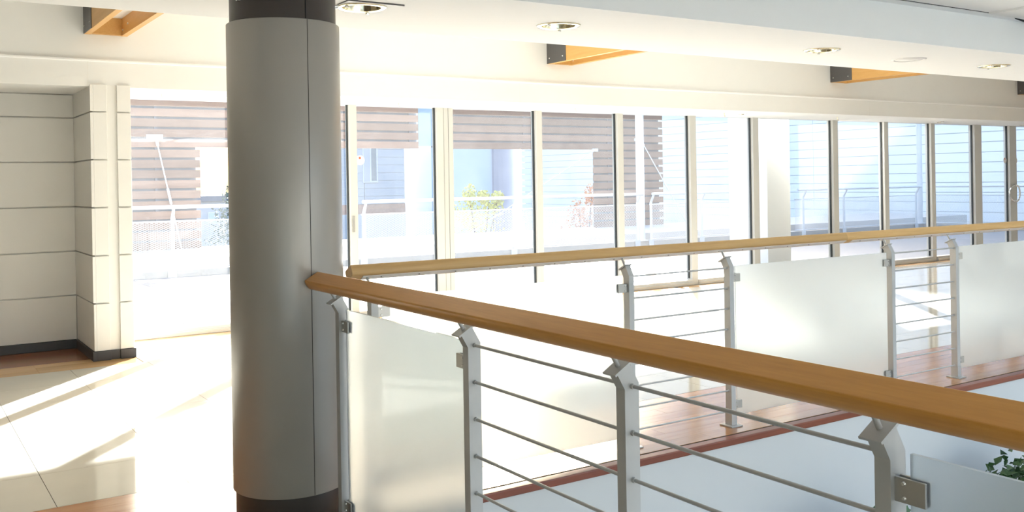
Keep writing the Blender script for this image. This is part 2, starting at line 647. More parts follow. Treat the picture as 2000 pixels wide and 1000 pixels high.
# window-side bulkhead with its underside, ledge strip, upper wall
BV, BZ = 8.975, 2.382
t = build(bx(-6, 21, BV, 9.93, BZ, 2.60), 'wall_beam', 'cream_wall')
tag(t, 'cream bulkhead beam running the full width above the windows', 'wall', kind='structure')
build(bx(-6, 21, BV - 0.014, BV + 0.03, 2.598, 2.622), 'ledge', 'white_paint', t, bevel=0.008, seg=3)
for u in (1.50, 6.0, 9.2, 12.2, 15.0, 18.0):
    build(bx(u, u + 0.004, BV - 0.0006, BV + 0.001, BZ + 0.002, 2.598), 'joint', 'cream_panel', t)
t2 = build(bx(-6, 21, BV + 0.012, 9.93, 2.622, 3.2), 'wall_upper', 'cream_wall')
tag(t2, 'cream upper wall above the beam ledge, carrying the timber beams', 'wall', kind='structure')
lin = build(bx(-6, 21, 9.93, 10.12, BZ, 3.3), 'wall_lintel', 'white_paint')
tag(lin, 'white lintel over the window frames', 'wall', kind='structure')

# ------------------------------------------------------------------ panelled wall on the left with its pier
PZ = [0.085, 0.503, 0.917, 1.335, 1.752, 2.168, 2.376]
wl = build(bx(-6, 1.70, 9.84, 10.12, 0, 2.382), 'wall_left', 'cream_panel', at=(0, 9.84, 0))
tag(wl, 'cream wall of horizontal grooved panels at the far left', 'wall', kind='structure')
for k in range(6):
    z0, z1 = PZ[k], PZ[k + 1] - 0.012 if k < 5 else PZ[k + 1]
    build(bx(-6, 1.512, 9.818, 9.8405, z0, z1), 'panel', 'cream_panel', wl, bevel=0.003)
pr = build(bx(1.536, 1.846, 8.972, 9.84, 0, 2.40), 'wall_pier', 'cream_panel', at=(1.68, 9.3, 0))
tag(pr, 'cream grooved pier projecting from the panelled wall beside the window', 'wall', kind='structure')
for k in range(6):
    z0, z1 = PZ[k], PZ[k + 1] - 0.012 if k < 5 else 2.398
    f0 = 0.004 if k == 0 else 0.0
    build(bx(1.512 + f0, 1.5365, 8.95, 9.8395, z0, z1), 'panel', 'cream_panel', pr, bevel=0.003)
    build(bx(1.5365, 1.648, 8.95, 8.9725, z0, z1), 'panel', 'cream_panel', pr, bevel=0.003)
    build(bx(1.732, 1.846, 8.95, 8.9725, z0, z1), 'panel', 'cream_panel', pr, bevel=0.003)
bb = MB()
bb.box(-6, 1.505, 9.803, 9.838, 0, 0.082)
b1 = build(bb, 'baseboard_left', 'baseboard', bevel=0.003)
tag(b1, 'black baseboard along the foot of the panelled wall', 'baseboard', kind='structure')
bb = MB()
bb.box(1.503, 1.5365, 8.938, 9.803, 0, 0.082)
bb.box(1.5365, 1.65, 8.938, 8.972, 0, 0.082)
bb.box(1.65, 1.73, 8.957, 8.972, 0, 0.082)
bb.box(1.73, 1.858, 8.938, 8.972, 0, 0.082)
b2 = build(bb, 'baseboard_pier', 'baseboard', bevel=0.002)
tag(b2, 'black baseboard stepping around the foot of the pier', 'baseboard', kind='structure')

# rest of the room shell, outside the view: side and back walls, the back one with window openings added for fill light
t = build(bx(-6.2, -6, -7, 10.1, -0.3, 3.3), 'wall_side_left', 'brown_wall')
tag(t, 'plain brown side wall at the left end of the hall', 'wall', kind='structure')
t = build(bx(21, 21.2, 3.9, 10.12, -0.3, 3.3), 'wall_side_right', 'cream_wall')
tag(t, 'plain cream side wall at the right end of the hall', 'wall', kind='structure')
t = build(bx(12.2, 21.2, EDGE_V, EDGE_V + 0.06, -0.3, 2.66), 'wall_inner_right', 'cream_wall')
tag(t, 'plain cream wall behind the right end of the walkway', 'wall', kind='structure')
bw = MB()
for z0, z1 in ((-3.6, -3.0), (-0.6, 0.3), (2.6, 3.3)):
    bw.box(-6.2, 12.2, -7.2, -7, z0, z1)
for u in (-6.2, -2.2, 1.8, 5.2, 8.6, 12.0):
    bw.box(u, u + 0.2, -7.2, -7, 0.3, 2.6)
    if u > 1:
        bw.box(u, u + 0.2, -7.2, -7, -3.0, -0.6)
t = build(bw, 'wall_back', 'cream_wall')
tag(t, 'back wall of the hall with bands of window openings added for fill light', 'wall', kind='structure')

# ------------------------------------------------------------------ window wall
WV = 10.0
MUL = [(1.86, 1.95), (3.04, 3.13), (4.36, 4.447), (5.466, 5.690), (6.885, 6.977), (8.203, 8.300), (9.515, 9.632), (10.78, 10.90),
       (12.59, 12.715), (13.889, 14.0), (15.19, 15.30), (16.50, 16.72), (17.64, 17.87), (19.0, 19.2), (20.9, 21.0)]
WLAB = ['first tall window from the left, between the pier and the round column',
        'tall window mostly hidden behind the round column',
        'narrow tall window just right of the round column, with a round sticker',
        'tall window right of the double mullion, bush seen through it',
        'tall window with the orange bush and the right screen leg behind it',
        'tall window in front of the slim white outdoor post',
        'tall window left of the wide white outdoor pillar',
        'wide window across the white outdoor pillar',
        'tall window right of the white outdoor pillar, railing behind',
        'tall window in front of the outdoor railing corner',
        'last tall window before the glazed doors',
        'glazed door leaf with a curved handle on its right stile',
        'glazed door leaf at the right picture edge with a curved handle on its left stile',
        'window beyond the glazed doors at the far right']
for k in range(len(MUL) - 1):
    a0, a1 = MUL[k]
    c0, c1 = MUL[k + 1]
    isdoor = k in (11, 12)
    wname = ('door_%d' % (k - 10)) if isdoor else ('window_%d' % (k + 1))
    e = empty(wname, ((a1 + c0) / 2, WV, 0))
    tag(e, WLAB[k], 'door' if isdoor else 'window', kind='structure')
    if k == 0:
        build(bx(a0, a1, 9.94, 10.06, 0, BZ), 'mullion', 'frame_cream', e, bevel=0.003)
    # right-hand mullion belongs to this bay
    if k == 2:      # two frames meeting with a dark seam
        mid = 5.558
        build(bx(c0, mid - 0.004, 9.94, 10.06, 0, BZ), 'mullion', 'frame_cream', e, bevel=0.003)
        build(bx(mid + 0.004, c1, 9.95, 10.06, 0, BZ), 'mullion', 'frame_cream', e, bevel=0.003)
        build(bx(mid - 0.004, mid + 0.004, 9.97, 10.05, 0, BZ), 'seam', 'gasket', e)
        build(bx(5.622, 5.626, 9.9485, 9.952, 0, BZ), 'seam', 'gasket', e)
    else:
        build(bx(c0, c1, 9.94, 10.06, 0, BZ), 'mullion', 'frame_cream', e, bevel=0.003)
    build(bx(c0 - 0.014, c0 - 0.0005, 9.985, 10.015, 0.09, BZ), 'gasket', 'gasket', e)
    build(bx(a1 + 0.0005, c0 - 0.0005, 9.93, 10.07, 0.0, 0.075), 'bottom_rail', 'frame_cream', e, bevel=0.006)
    build(bx(a1 + 0.0005, c0 - 0.0005, 9.905, 9.929, 0.0, 0.042), 'threshold', 'frame_cream', e, bevel=0.004)
    pm = MB().box(a1, c0 - 0.014, 9.996, 10.004, 0.075, BZ)
    build(pm, 'pane', 'pane', e)
    if k == 2:
        tag(e.children[-1], 'clear pane')
    if isdoor:
        hx = c0 + 0.11 if k == 11 else a1 - 0.10
        sgn = -1 if k == 11 else 1
        pts = []
        for q in range(13):
            tt = math.pi * q / 12
            pts.append((hx + sgn * (0.02 + 0.19 * math.sin(tt)) * (1 if k == 11 else 0.55), 9.94 - 0.045, 1.12 + 0.15 * math.cos(tt)))
        pts = [(hx, 9.945, 1.27)] + pts + [(hx, 9.945, 0.97)]
        build(MB().path(pts, 0.014, 8), 'handle', 'chrome', e)
    if k == 1:
        build(bx(4.375, 4.40, 9.925, 9.941, 0.96, 1.14), 'lock_plate', 'steel', e, bevel=0.003)


def sticker(u, z, label):
    e = MB()
    e.prism([(u + 0.055 * math.cos(i * math.pi / 14), 9.9955, z + 0.055 * math.sin(i * math.pi / 14)) for i in range(28)],
            [(u + 0.055 * math.cos(i * math.pi / 14), 9.9935, z + 0.055 * math.sin(i * math.pi / 14)) for i in range(28)])
    o = build(e, 'window_sticker', 'sticker_white')
    d = MB()
    d.prism([(u - 0.004 + 0.014 * math.cos(i * math.pi / 8), 9.9935, z + 0.026 + 0.014 * math.sin(i * math.pi / 8)) for i in range(16)],
            [(u - 0.004 + 0.014 * math.cos(i * math.pi / 8), 9.992, z + 0.026 + 0.014 * math.sin(i * math.pi / 8)) for i in range(16)])
    build(d, 'dot', 'sticker_red', o)
    tag(o, label, 'sticker', 'round safety stickers on the glass')


sticker(4.505, 1.764, 'round white sticker with a red dot on the glass beside the column')
sticker(17.57, 1.742, 'round white sticker on the left glazed door leaf, near its handle')
sticker(17.935, 1.735, 'round white sticker on the right glazed door leaf, near its handle')

# ------------------------------------------------------------------ round column
CU, CV, CR = 1.545, 4.25, 0.2525
col = empty('round_column', (CU, CV, 0))
tag(col, 'thick round column clad in smooth grey metal sheets, dark collar on top and plinth below', 'column')
build(MB().lathe([(0, 0), (CR - 0.012, 0), (CR - 0.012, 0.145)], (CU, CV, 0), 64), 'plinth', 'column_dark', col)
build(MB().lathe([(CR - 0.0155, 2.20), (CR - 0.0155, SOZ - 0.001), (0, SOZ - 0.001)], (CU, CV, 0), 64), 'collar', 'column_dark', col)
# seam faces the camera side: pixel column ~605
seam = math.atan2(-CV, -CU) + math.radians(24.0)
step = 2 * math.pi / 3
for k in range(3):
    g = 0.006
    build(MB().lathe([(CR - 0.009, 0.14), (CR - 0.003, 0.14), (CR, 0.143), (CR, 2.222), (CR - 0.003, 2.225), (CR - 0.02, 2.225)],
                     (CU, CV, 0), 40, True, seam + k * step + g, seam + (k + 1) * step - g), 'cladding_sheet', 'column_clad', col)
build(MB().lathe([(CR - 0.0085, 0.141), (CR - 0.0085, 2.224)], (CU, CV, 0), 48), 'core', 'column_dark', col)
for k in range(2):
    ang = seam + k * step
    rr = CR - 0.0152
    build(MB().tube((CU + rr * math.cos(ang), CV + rr * math.sin(ang), 2.226), (CU + rr * math.cos(ang), CV + rr * math.sin(ang), SOZ - 0.002), 0.0025, 6), 'seam', 'black_slot', col)
for ang, z in ((math.atan2(-CV, -CU) - math.radians(52), 2.317), (math.atan2(-CV, -CU) + math.radians(84), 2.318)):
    dx, dy = math.cos(ang), math.sin(ang)
    k0 = Vector((CU, CV, z)) + Vector((dx, dy, 0)) * (CR - 0.017)
    build(MB().tube(k0, k0 + Vector((dx, dy, 0)) * 0.014, 0.012, 12, 0.008), 'knob', 'chrome', col)

# ------------------------------------------------------------------ railings
S30, C30 = 0.5, math.sqrt(3) / 2
BEND = 0.955
RODZ = [0.955 - 0.1235 * k for k in range(8)]


def make_railing(name, label, P, posts, rod_bays, glass_bays, s0, s1, joints, wood_mat, glass_labels, root_loc):
    """P(s, n, z): s along the railing, n towards the walkway"""
    e = empty(name, root_loc)
    tag(e, label, 'railing')
    AX = lambda a_, b_: (b_ * S30 + a_ * C30, BEND + b_ * C30 - a_ * S30)
    hw, hs = 0.024, 0.018
    for s in posts:
        prof = [(-hw, 0.008), (hw, 0.008), (hw, BEND - hw * math.tan(math.radians(15))), AX(hw, 0.058), AX(-hw, 0.058),
                (-hw, BEND + hw * math.tan(math.radians(15)))]
        po = build(MB().prism([P(s - hs, n, z) for n, z in prof], [P(s + hs, n, z) for n, z in prof]), 'post', 'post_metal', e,
                   at=P(s, 0, 0), bevel=0.002)
        c = [AX(a_, b_) for a_, b_ in ((-0.032, 0.057), (0.036, 0.057), (0.036, 0.063), (-0.032, 0.063))]
        build(MB().prism([P(s - 0.026, n, z) for n, z in c], [P(s + 0.026, n, z) for n, z in c]), 'cap', 'post_metal', po, bevel=0.0015)
        n0, z0 = AX(0, 0.062)
        n1, z1 = AX(0, 0.1135)
        build(MB().tube(P(s, n0, z0), P(s, n1, z1), 0.0065, 10), 'pin', 'post_metal', po)
        q = [P(s - 0.045, -0.052, 0), P(s + 0.045, -0.052, 0), P(s + 0.045, 0.052, 0), P(s - 0.045, 0.052, 0)]
        build(MB().hexa(q + [(x, y, 0.008) for x, y, _ in q]), 'base_plate', 'post_metal', po, bevel=0.0015)
        q = [P(s - 0.022, -0.028, 0.008), P(s + 0.022, -0.028, 0.008), P(s + 0.022, 0.028, 0.008), P(s - 0.022, 0.028, 0.008)]
        build(MB().hexa(q + [(x, y, 0.085) for x, y, _ in q]), 'sleeve', 'post_metal', po, bevel=0.0015)
    for i0, i1 in rod_bays:
        p0, p1 = posts[i0] + hs, posts[i1] - hs
        if p0 > p1:
            p0, p1 = posts[i1] + hs, posts[i0] - hs
        for z in RODZ:
            r = MB().tube(P(p0, 0, z), P(p1, 0, z), 0.0052, 10)
            r.tube(P(p0, 0, z), P(p0 + 0.009, 0, z), 0.0075, 10)
            r.tube(P(p1 - 0.009, 0, z), P(p1, 0, z), 0.0075, 10)
            build(r, 'rod', 'post_metal', e)
    for (g0, g1, cl), gl in zip(glass_bays, glass_labels):
        q = [P(g0, -0.005, 0.06), P(g1, -0.005, 0.06), P(g1, 0.005, 0.06), P(g0, 0.005, 0.06)]
        g = build(MB().hexa(q + [(x, y, 0.965) for x, y, _ in q]), 'glass_panel', 'frosted', e)
        tag(g, gl)
        for sp, sg in cl:
            for zc in (0.893, 0.125):
                cm = MB()
                a0_, a1_ = sp + sg * hs, sp + sg * (hs + 0.066)
                for n_0, n_1 in ((0.006, 0.0125), (-0.0125, -0.006)):
                    q = [P(a0_, n_0, zc - 0.024), P(a1_, n_0, zc - 0.024), P(a1_, n_1, zc - 0.024), P(a0_, n_1, zc - 0.024)]
                    cm.hexa(q + [(x, y, zc + 0.024) for x, y, _ in q])
                q = [P(a0_, -0.006, zc - 0.02), P(a0_ + sg * 0.014, -0.006, zc - 0.02), P(a0_ + sg * 0.014, 0.006, zc - 0.02), P(a0_, 0.006, zc - 0.02)]
                cm.hexa(q + [(x, y, zc + 0.02) for x, y, _ in q])
                build(cm, 'clamp', 'steel', g, bevel=0.001)
                for dz in (-0.014, 0.014):
                    for sd_ in (1, -1):
                        sc_ = sp + sg * (hs + 0.020)
                        build(MB().tube(P(sc_, sd_ * 0.012, zc + dz), P(sc_, sd_ * 0.0165, zc + dz), 0.0055, 10, 0.0035), 'bolt', 'bolt', g)
    top = [(-0.034, 0.168), (0.034, 0.168), (0.0375, 0.163), (0.0395, 0.150), (0.0385, 0.135), (0.034, 0.122), (0.027, 0.1155),
           (-0.027, 0.1155), (-0.034, 0.122), (-0.0385, 0.135), (-0.0395, 0.150), (-0.0375, 0.163)]
    cuts = [s0] + joints + [s1]
    for k in range(len(cuts) - 1):
        lo, hi = min(cuts[k], cuts[k + 1]), max(cuts[k], cuts[k + 1])
        lo, hi = lo + 0.0004, hi - 0.0004
        a_ = [P(lo, *AX(x, y)) for x, y in top]
        b__ = [P(hi, *AX(x, y)) for x, y in top]
        h = build(MB().prism(a_, b__, (2, 3, 4, 5, 7, 8, 9, 10)), 'handrail', wood_mat, e, bevel=0.0012, seg=1)
        st = [(-0.017, 0.1125), (0.017, 0.1125), (0.017, 0.1153), (-0.017, 0.1153)]
        build(MB().prism([P(lo + 0.06, *AX(x, y)) for x, y in st], [P(hi, *AX(x, y)) for x, y in st]), 'metal_strip', 'strip_metal', h)
        sm = None
        x_ = lo + 0.16
        while x_ < hi - 0.05:
            p0 = Vector(P(x_, *AX(0, 0.1126)))
            p1 = Vector(P(x_, *AX(0, 0.1112)))
            build(MB().tube(p0, p1, 0.0042, 8), 'screw', 'screw', h)
            x_ += 0.205
    return e


NU, FV = 1.645, 4.155
Pn = lambda s, n, z: (NU - n, s, z)
Pf = lambda s, n, z: (s, FV + n, z)
NP = [3.86, 2.776, 1.970, 1.176, 0.10]
FP = [1.925, 3.492, 4.278, 5.852, 6.612, 8.19, 8.98]
make_railing('near_railing', 'nearest railing: broad brown wooden handrail on bent grey posts with rods and frosted glass', Pn, NP,
             [(2, 1), (3, 2)], [(3.81, 2.825, [(3.86, -1), (2.776, 1)]), (1.128, 0.15, [(1.176, -1), (0.10, 1)])],
             3.996, -0.35, [], 'rail_wood',
             ['frosted glass panel next to the round column', 'frosted glass panel at the lower right corner'], (NU, 2.0, 0))
make_railing('far_railing', 'far railing across the atrium: pale wooden handrail, grey posts, frosted glass and rod bays', Pf, FP,
             [(1, 2), (3, 4), (5, 6)],
             [(1.975, 3.442, [(1.925, 1), (3.492, -1)]), (4.328, 5.802, [(4.278, 1), (5.852, -1)]), (6.662, 8.14, [(6.612, 1), (8.19, -1)])],
             1.838, 9.4, [5.44], 'rail_wood_x',
             ['frosted glass panel nearest the column', 'middle frosted glass panel between the two rod bays', 'frosted glass panel at the right picture edge'],
             (4.0, FV, 0))

# ------------------------------------------------------------------ timber channel beams under the high ceiling
BU = [1.482, 6.395, 11.35, 16.22]
BL = ['hollow timber beam with a dark end plate at the far left, left of the column',
      'hollow timber beam with a dark end plate, second from the left, near the picture middle',
      'hollow timber beam with a dark end plate, third from the left',
      'hollow timber beam cut by the right picture edge']
BB, BTOP = 2.835, 3.199
for u, lb in zip(BU, BL):
    e = empty('timber_beam', (u + 0.17, 7.1, BB))
    tag(e, lb, 'beam', 'timber beams along the ceiling')
    y0, y1 = SO1 + 0.02, BV + 0.011
    build(bx(u, u + 0.052, y0, y1, BB, BTOP), 'plank', 'beam_wood', e, bevel=0.002)
    build(bx(u + 0.30, u + 0.352, y0, y1, BB, BTOP), 'plank', 'beam_wood', e, bevel=0.002)
    build(bx(u + 0.052, u + 0.30, y1 - 0.05, y1, BB + 0.002, BTOP), 'end_block', 'beam_wood', e)
    build(bx(u + 0.052, u + 0.30, y0, y1 - 0.05, BB + 0.15, BB + 0.16), 'lining', 'white_paint', e)
    pl = build(bx(u - 0.006, u, y1 - 0.36, y1, BB + 0.001, BTOP), 'end_plate', 'plate_dark', e)
    for yy, zz in ((y1 - 0.05, 0.06), (y1 - 0.30, 0.06)):
        build(MB().tube((u - 0.006, yy, BB + zz), (u - 0.011, yy, BB + zz), 0.009, 10, 0.006), 'bolt', 'bolt', pl)
    build(MB().tube((u + 0.30, y1 - 0.30, BB + 0.07), (u + 0.293, y1 - 0.30, BB + 0.07), 0.010, 10, 0.006), 'bolt', 'bolt', e)
    build(MB().tube((u + 0.30, y1 - 0.09, BB + 0.045), (u + 0.293, y1 - 0.09, BB + 0.045), 0.010, 10, 0.006), 'bolt', 'bolt', e)

# ------------------------------------------------------------------ downlights
DLAB = ['round recessed downlight right beside the top of the column', 'round recessed downlight above the second timber beam',
        'round recessed downlight left of the flat ceiling speaker', 'round recessed downlight at the far right of the low ceiling']
for (u, v), lb in zip([(a, 4.52) for a, b in DL], DLAB):
    e = empty('downlight', (u, v, SOZ))
    tag(e, lb, 'lamp', 'downlights in the low ceiling band')
    build(MB().lathe([(HR - 0.006, -0.004), (HR + 0.004, -0.009), (HR + 0.022, -0.006), (HR + 0.026, 0.0), (HR - 0.002, 0.0)], (u, v, SOZ), 40),
          'trim_ring', 'brass', e)
    build(MB().lathe([(HR - 0.003, -0.003), (HR - 0.012, 0.05), (HR - 0.035, 0.10), (0.02, 0.125), (0, 0.125)], (u, v, SOZ), 40), 'reflector', 'brass', e)
    build(MB().lathe([(0, 0.04), (0.018, 0.045), (0.024, 0.07), (0.018, 0.12), (0, 0.125)], (u, v, SOZ), 20), 'bulb', 'bulb', e)
    for a_ in (0.9, 3.6):
        p = Vector((u + (HR + 0.012) * math.cos(a_), v + (HR + 0.012) * math.sin(a_), SOZ - 0.018))
        build(MB().box(p.x - 0.008, p.x + 0.008, p.y - 0.006, p.y + 0.006, p.z, SOZ - 0.004), 'clip', 'chrome', e, bevel=0.001)
# open hatch line around the first light
h = MB()
h.box(1.92, 2.22, 4.354, 4.359, SOZ - 0.007, SOZ)
h.box(1.915, 1.92, 4.354, 4.62, SOZ - 0.007, SOZ)
build(h, 'hatch_edging', 'plate_dark', soffit)
sp = empty('ceiling_speaker', (6.71, 4.57, SOZ))
tag(sp, 'flat white round ceiling speaker between two downlights', 'speaker')
build(MB().lathe([(0.0, -0.005), (0.105, -0.005), (0.105, 0)], (6.71, 4.57, SOZ), 40), 'grille', 'grille_white', sp)
build(MB().lathe([(0.106, 0), (0.106, -0.008), (0.125, -0.008), (0.13, 0)], (6.71, 4.57, SOZ), 40), 'rim', 'grille_white', sp)

# small spotlights and hooks under the window soffit
SPU = [(2.82, 9.44), (5.08, 9.48), (7.63, 9.35), (9.90, 9.33), (14.82, 9.55), (17.44, 9.6)]
SPL = ['first', 'second', 'third', 'fourth', 'fifth', 'sixth']
proto = None
for k, (u, v) in enumerate(SPU):
    if proto is None:
        proto = empty('soffit_spotlight', (u, v, BZ))
        build(MB().lathe([(0.0, -0.004), (0.05, -0.004), (0.055, -0.012), (0.075, -0.012), (0.08, 0)], (u, v, BZ), 28), 'ring', 'grille_white', proto)
        build(MB().lathe([(0.0, -0.02), (0.03, -0.02), (0.045, -0.004)], (u, v, BZ), 20), 'lens', 'brass', proto)
        o = proto
    else:
        o = copy_tree(proto, (u, v, BZ))
    tag(o, SPL[k] + ' small round spotlight from the left, under the soffit above the windows', 'lamp', 'spotlights above the windows')
proto = None
for k, (u, v) in enumerate([(2.22, 9.40), (4.75, 9.50), (7.08, 9.38), (9.61, 9.37), (12.0, 9.39)]):
    if proto is None:
        proto = empty('soffit_hook', (u, v, BZ))
        build(MB().tube((u, v, BZ), (u, v, BZ - 0.006), 0.014, 12), 'rosette', 'brass', proto)
        build(MB().path([(u, v, BZ - 0.004), (u, v, BZ - 0.03), (u + 0.012, v, BZ - 0.045), (u + 0.022, v, BZ - 0.036)], 0.005, 8), 'hook', 'brass', proto)
        o = proto
    else:
        o = copy_tree(proto, (u, v, BZ))
    tag(o, SPL[k] + ' small brass hook from the left, hanging from the soffit above the windows', 'hook', 'hooks above the windows')

# ------------------------------------------------------------------ terrace
tf = build(bx(-8, 25.0, 10.12, 16.75, -0.35, -0.03), 'floor_terrace', 'concrete', at=(8, 13, 0))
tag(tf, 'sunlit paved roof terrace outside the windows', 'terrace', kind='structure')
PVL = 0.62
pv = bx(-PVL / 2 + 0.004, PVL / 2 - 0.004, -PVL / 2 + 0.004, PVL / 2 - 0.004, -0.03, 0).mesh('paver', 'paver')
for j in range(10):
    for i in range(18):
        link('paver', pv, tf, (1.5 + PVL * (i + 0.5), 10.2 + PVL * (j + 0.5), random.uniform(-0.003, 0.003)))
build(bx(1.5 + 18 * PVL + 0.004, 24.6, 10.2, 16.4, -0.03, -0.001), 'paved_field', 'paver', tf)
build(bx(-8, 1.496, 10.2, 16.4, -0.03, -0.001), 'paved_field', 'paver', tf)
cb = build(bx(-8, 25.0, 16.45, 16.75, -0.03, 0.11), 'terrace_curb', 'concrete', bevel=0.008)
tag(cb, 'low concrete curb at the far edge of the terrace', 'curb', kind='structure')
cb = build(bx(24.7, 25.0, 9.0, 16.449, -0.03, 0.11), 'terrace_curb', 'concrete', bevel=0.008)
tag(cb, 'low concrete curb on the right side of the terrace', 'curb', kind='structure')


def mesh_panel(P, s0, s1, z0, z1, cw=0.075, ch=0.034, r=0.0022):
    mb = MB()
    sl_ = ch / cw
    H = z1 - z0
    for sg in (1, -1):
        k = s0 - H / sl_
        while k < s1 + H / sl_:
            pts = []
            # line: s = k + t*sg..., z = z0 + ...
            a_, za = (k, z0)
            b__, zb = (k + sg * H / sl_, z1)
            # clip to [s0, s1]
            def clip(p, q):
                (x0, y0), (x1, y1) = p, q
                if x0 > x1:
                    x0, y0, x1, y1 = x1, y1, x0, y0
                if x1 <= s0 or x0 >= s1:
                    return None
                if x0 < s0:
                    y0 += (y1 - y0) * (s0 - x0) / (x1 - x0)
                    x0 = s0
                if x1 > s1:
                    y1 = y0 + (y1 - y0) * (s1 - x0) / (x1 - x0)
                    x1 = s1
                return (x0, y0), (x1, y1)
            c = clip((a_, za), (b__, zb))
            if c and abs(c[0][0] - c[1][0]) > 0.002:
                (x0, y0), (x1, y1) = c
                o = 0.004 if sg > 0 else -0.004
                mb.prism([P(x0, o - r, y0 - r), P(x0, o + r, y0 - r), P(x0, o + r, y0 + r), P(x0, o - r, y0 + r)],
                         [P(x1, o - r, y1 - r), P(x1, o + r, y1 - r), P(x1, o + r, y1 + r), P(x1, o - r, y1 + r)])
            k += cw
    return mb


def terrace_railing(label, P, s0, s1, posts, bend=0.10):
    e = empty('terrace_railing', P((s0 + s1) / 2, 0, 0))
    tag(e, label, 'railing', 'white terrace railings')
    ZT = 1.165
    build(MB().tube(P(s0, bend, ZT), P(s1, bend, ZT), 0.032, 14), 'top_rail', 'white_steel', e)
    for s in posts:
        pts = [P(s, 0, -0.02), P(s, 0, 0.55), P(s, 0, 0.95), P(s, 0.02, 1.02), P(s, bend * 0.7, 1.10), P(s, bend, 1.145)]
        po = MB()
        po.prism([P(s - 0.03, -0.012, -0.02), P(s + 0.03, -0.012, -0.02), P(s + 0.03, 0.012, -0.02), P(s - 0.03, 0.012, -0.02)],
                 [P(s - 0.03, -0.012, 0.97), P(s + 0.03, -0.012, 0.97), P(s + 0.03, 0.012, 0.97), P(s - 0.03, 0.012, 0.97)])
        po.prism([P(s - 0.03, -0.012, 0.97), P(s + 0.03, -0.012, 0.97), P(s + 0.03, 0.012, 0.97), P(s - 0.03, 0.012, 0.97)],
                 [P(s - 0.02, bend - 0.02, 1.14), P(s + 0.02, bend - 0.02, 1.14), P(s + 0.02, bend + 0.01, 1.13), P(s - 0.02, bend + 0.01, 1.13)])
        pp = build(po, 'post', 'white_steel', e)
        q = [P(s - 0.09, 0.012, -0.02), P(s + 0.05, 0.012, -0.02), P(s + 0.05, 0.03, -0.02), P(s - 0.09, 0.03, -0.02)]
        build(MB().hexa(q + [(x, y, 0.13) for x, y, _ in q]), 'foot_plate', 'galv', pp)
    fr = MB()
    for z in (0.925, 0.14):
        fr.tube(P(s0 + 0.02, -0.02, z), P(s1 - 0.02, -0.02, z), 0.014, 8)
    build(fr, 'mesh_frame', 'white_steel', e)
    mo = build(mesh_panel(lambda s, n, z: P(s, n - 0.02, z), s0 + 0.03, s1 - 0.03, 0.15, 0.915), 'mesh', 'white_steel', e, recalc=False)
    tag(mo, 'fine white lozenge wire mesh', kind='stuff')


RV = 16.62
Pt = lambda s, n, z: (s, RV - 0.18 - n + 0.0, z)
terrace_railing('white terrace railing with wire mesh left of the column, seen through the first window', Pt, -2.0, 6.6, [0.6, 4.02])
terrace_railing('white terrace railing with wire mesh in front of the bushes, behind the middle windows', Pt, 7.40, 14.18, [7.47, 10.80, 14.10])
terrace_railing('white terrace railing with wire mesh between the slim post and the wide pillar', Pt, 14.46, 18.6, [14.50, 16.07, 18.3])
terrace_railing('white terrace railing with wire mesh right of the wide pillar, up to the corner', Pt, 19.30, 24.45, [19.62, 21.22, 22.79, 24.36])
Pr = lambda s, n, z: (24.88 - 0.0 - n, s, z)
terrace_railing('white terrace railing on the right side of the terrace, behind the glazed doors', Pr, 9.4, 16.35, [16.28, 14.95, 13.5, 12.05, 10.6])

# slim white posts and the wide pillar
e = empty('steel_post', (14.30, 16.56, 0))
tag(e, 'slim tall white steel post standing in the gap of the terrace railing', 'post')
build(MB().tube((14.30, 16.56, 0.0), (14.30, 16.56, 3.7), 0.095, 20), 'shaft', 'white_steel', e)
build(MB().tube((14.30, 16.56, 0.11), (14.30, 16.56, 0.13), 0.16, 20), 'foot', 'white_steel', e)
e = empty('steel_post', (24.72, 16.56, 0))
tag(e, 'slim tall white steel post at the right corner of the terrace railing', 'post')
build(MB().tube((24.72, 16.56, 0.0), (24.72, 16.56, 3.7), 0.075, 20), 'shaft', 'white_steel', e)
build(MB().tube((24.72, 16.56, 0.11), (24.72, 16.56, 0.13), 0.14, 20), 'foot', 'white_steel', e)
e = empty('terrace_pillar', (12.07, 11.0, 0))
tag(e, 'wide white plastered pillar standing outside the windows', 'pillar')
build(bx(11.80, 12.345, 10.6, 11.43, 0.08, 3.6), 'shaft', 'pillar_white', e, bevel=0.01)
build(bx(11.79, 12.355, 10.59, 11.44, -0.002, 0.08), 'base', 'pillar_white', e, bevel=0.006)

# ------------------------------------------------------------------ timber slat screen behind the terrace
SV = 20.0
pz = [0.0, 0.244]
par = build(bx(-6, 28, 17.15, SV + 0.4, -0.6, 0.24), 'adjoining_roof', 'plaster_out', bevel=0.01)
tag(par, 'flat white sunlit roof strip under the timber screen', 'roof', kind='structure')
ts = empty('slat_screen', (10.5, SV, 0.24))
tag(ts, 'large brown timber slat screen shaped like a portal beyond the terrace', 'screen')
PIT = 0.2064
SH = 0.158
sl_cache = {}


def slat(u0, u1, z):
    L = round(u1 - u0, 3)
    if L not in sl_cache:
        sl_cache[L] = bx(-L / 2, L / 2, -0.022, 0.022, 0, SH).mesh('slat', 'slat_wood')
    link('slat', sl_cache[L], ts, ((u0 + u1) / 2, SV + random.uniform(-0.004, 0.004), z))


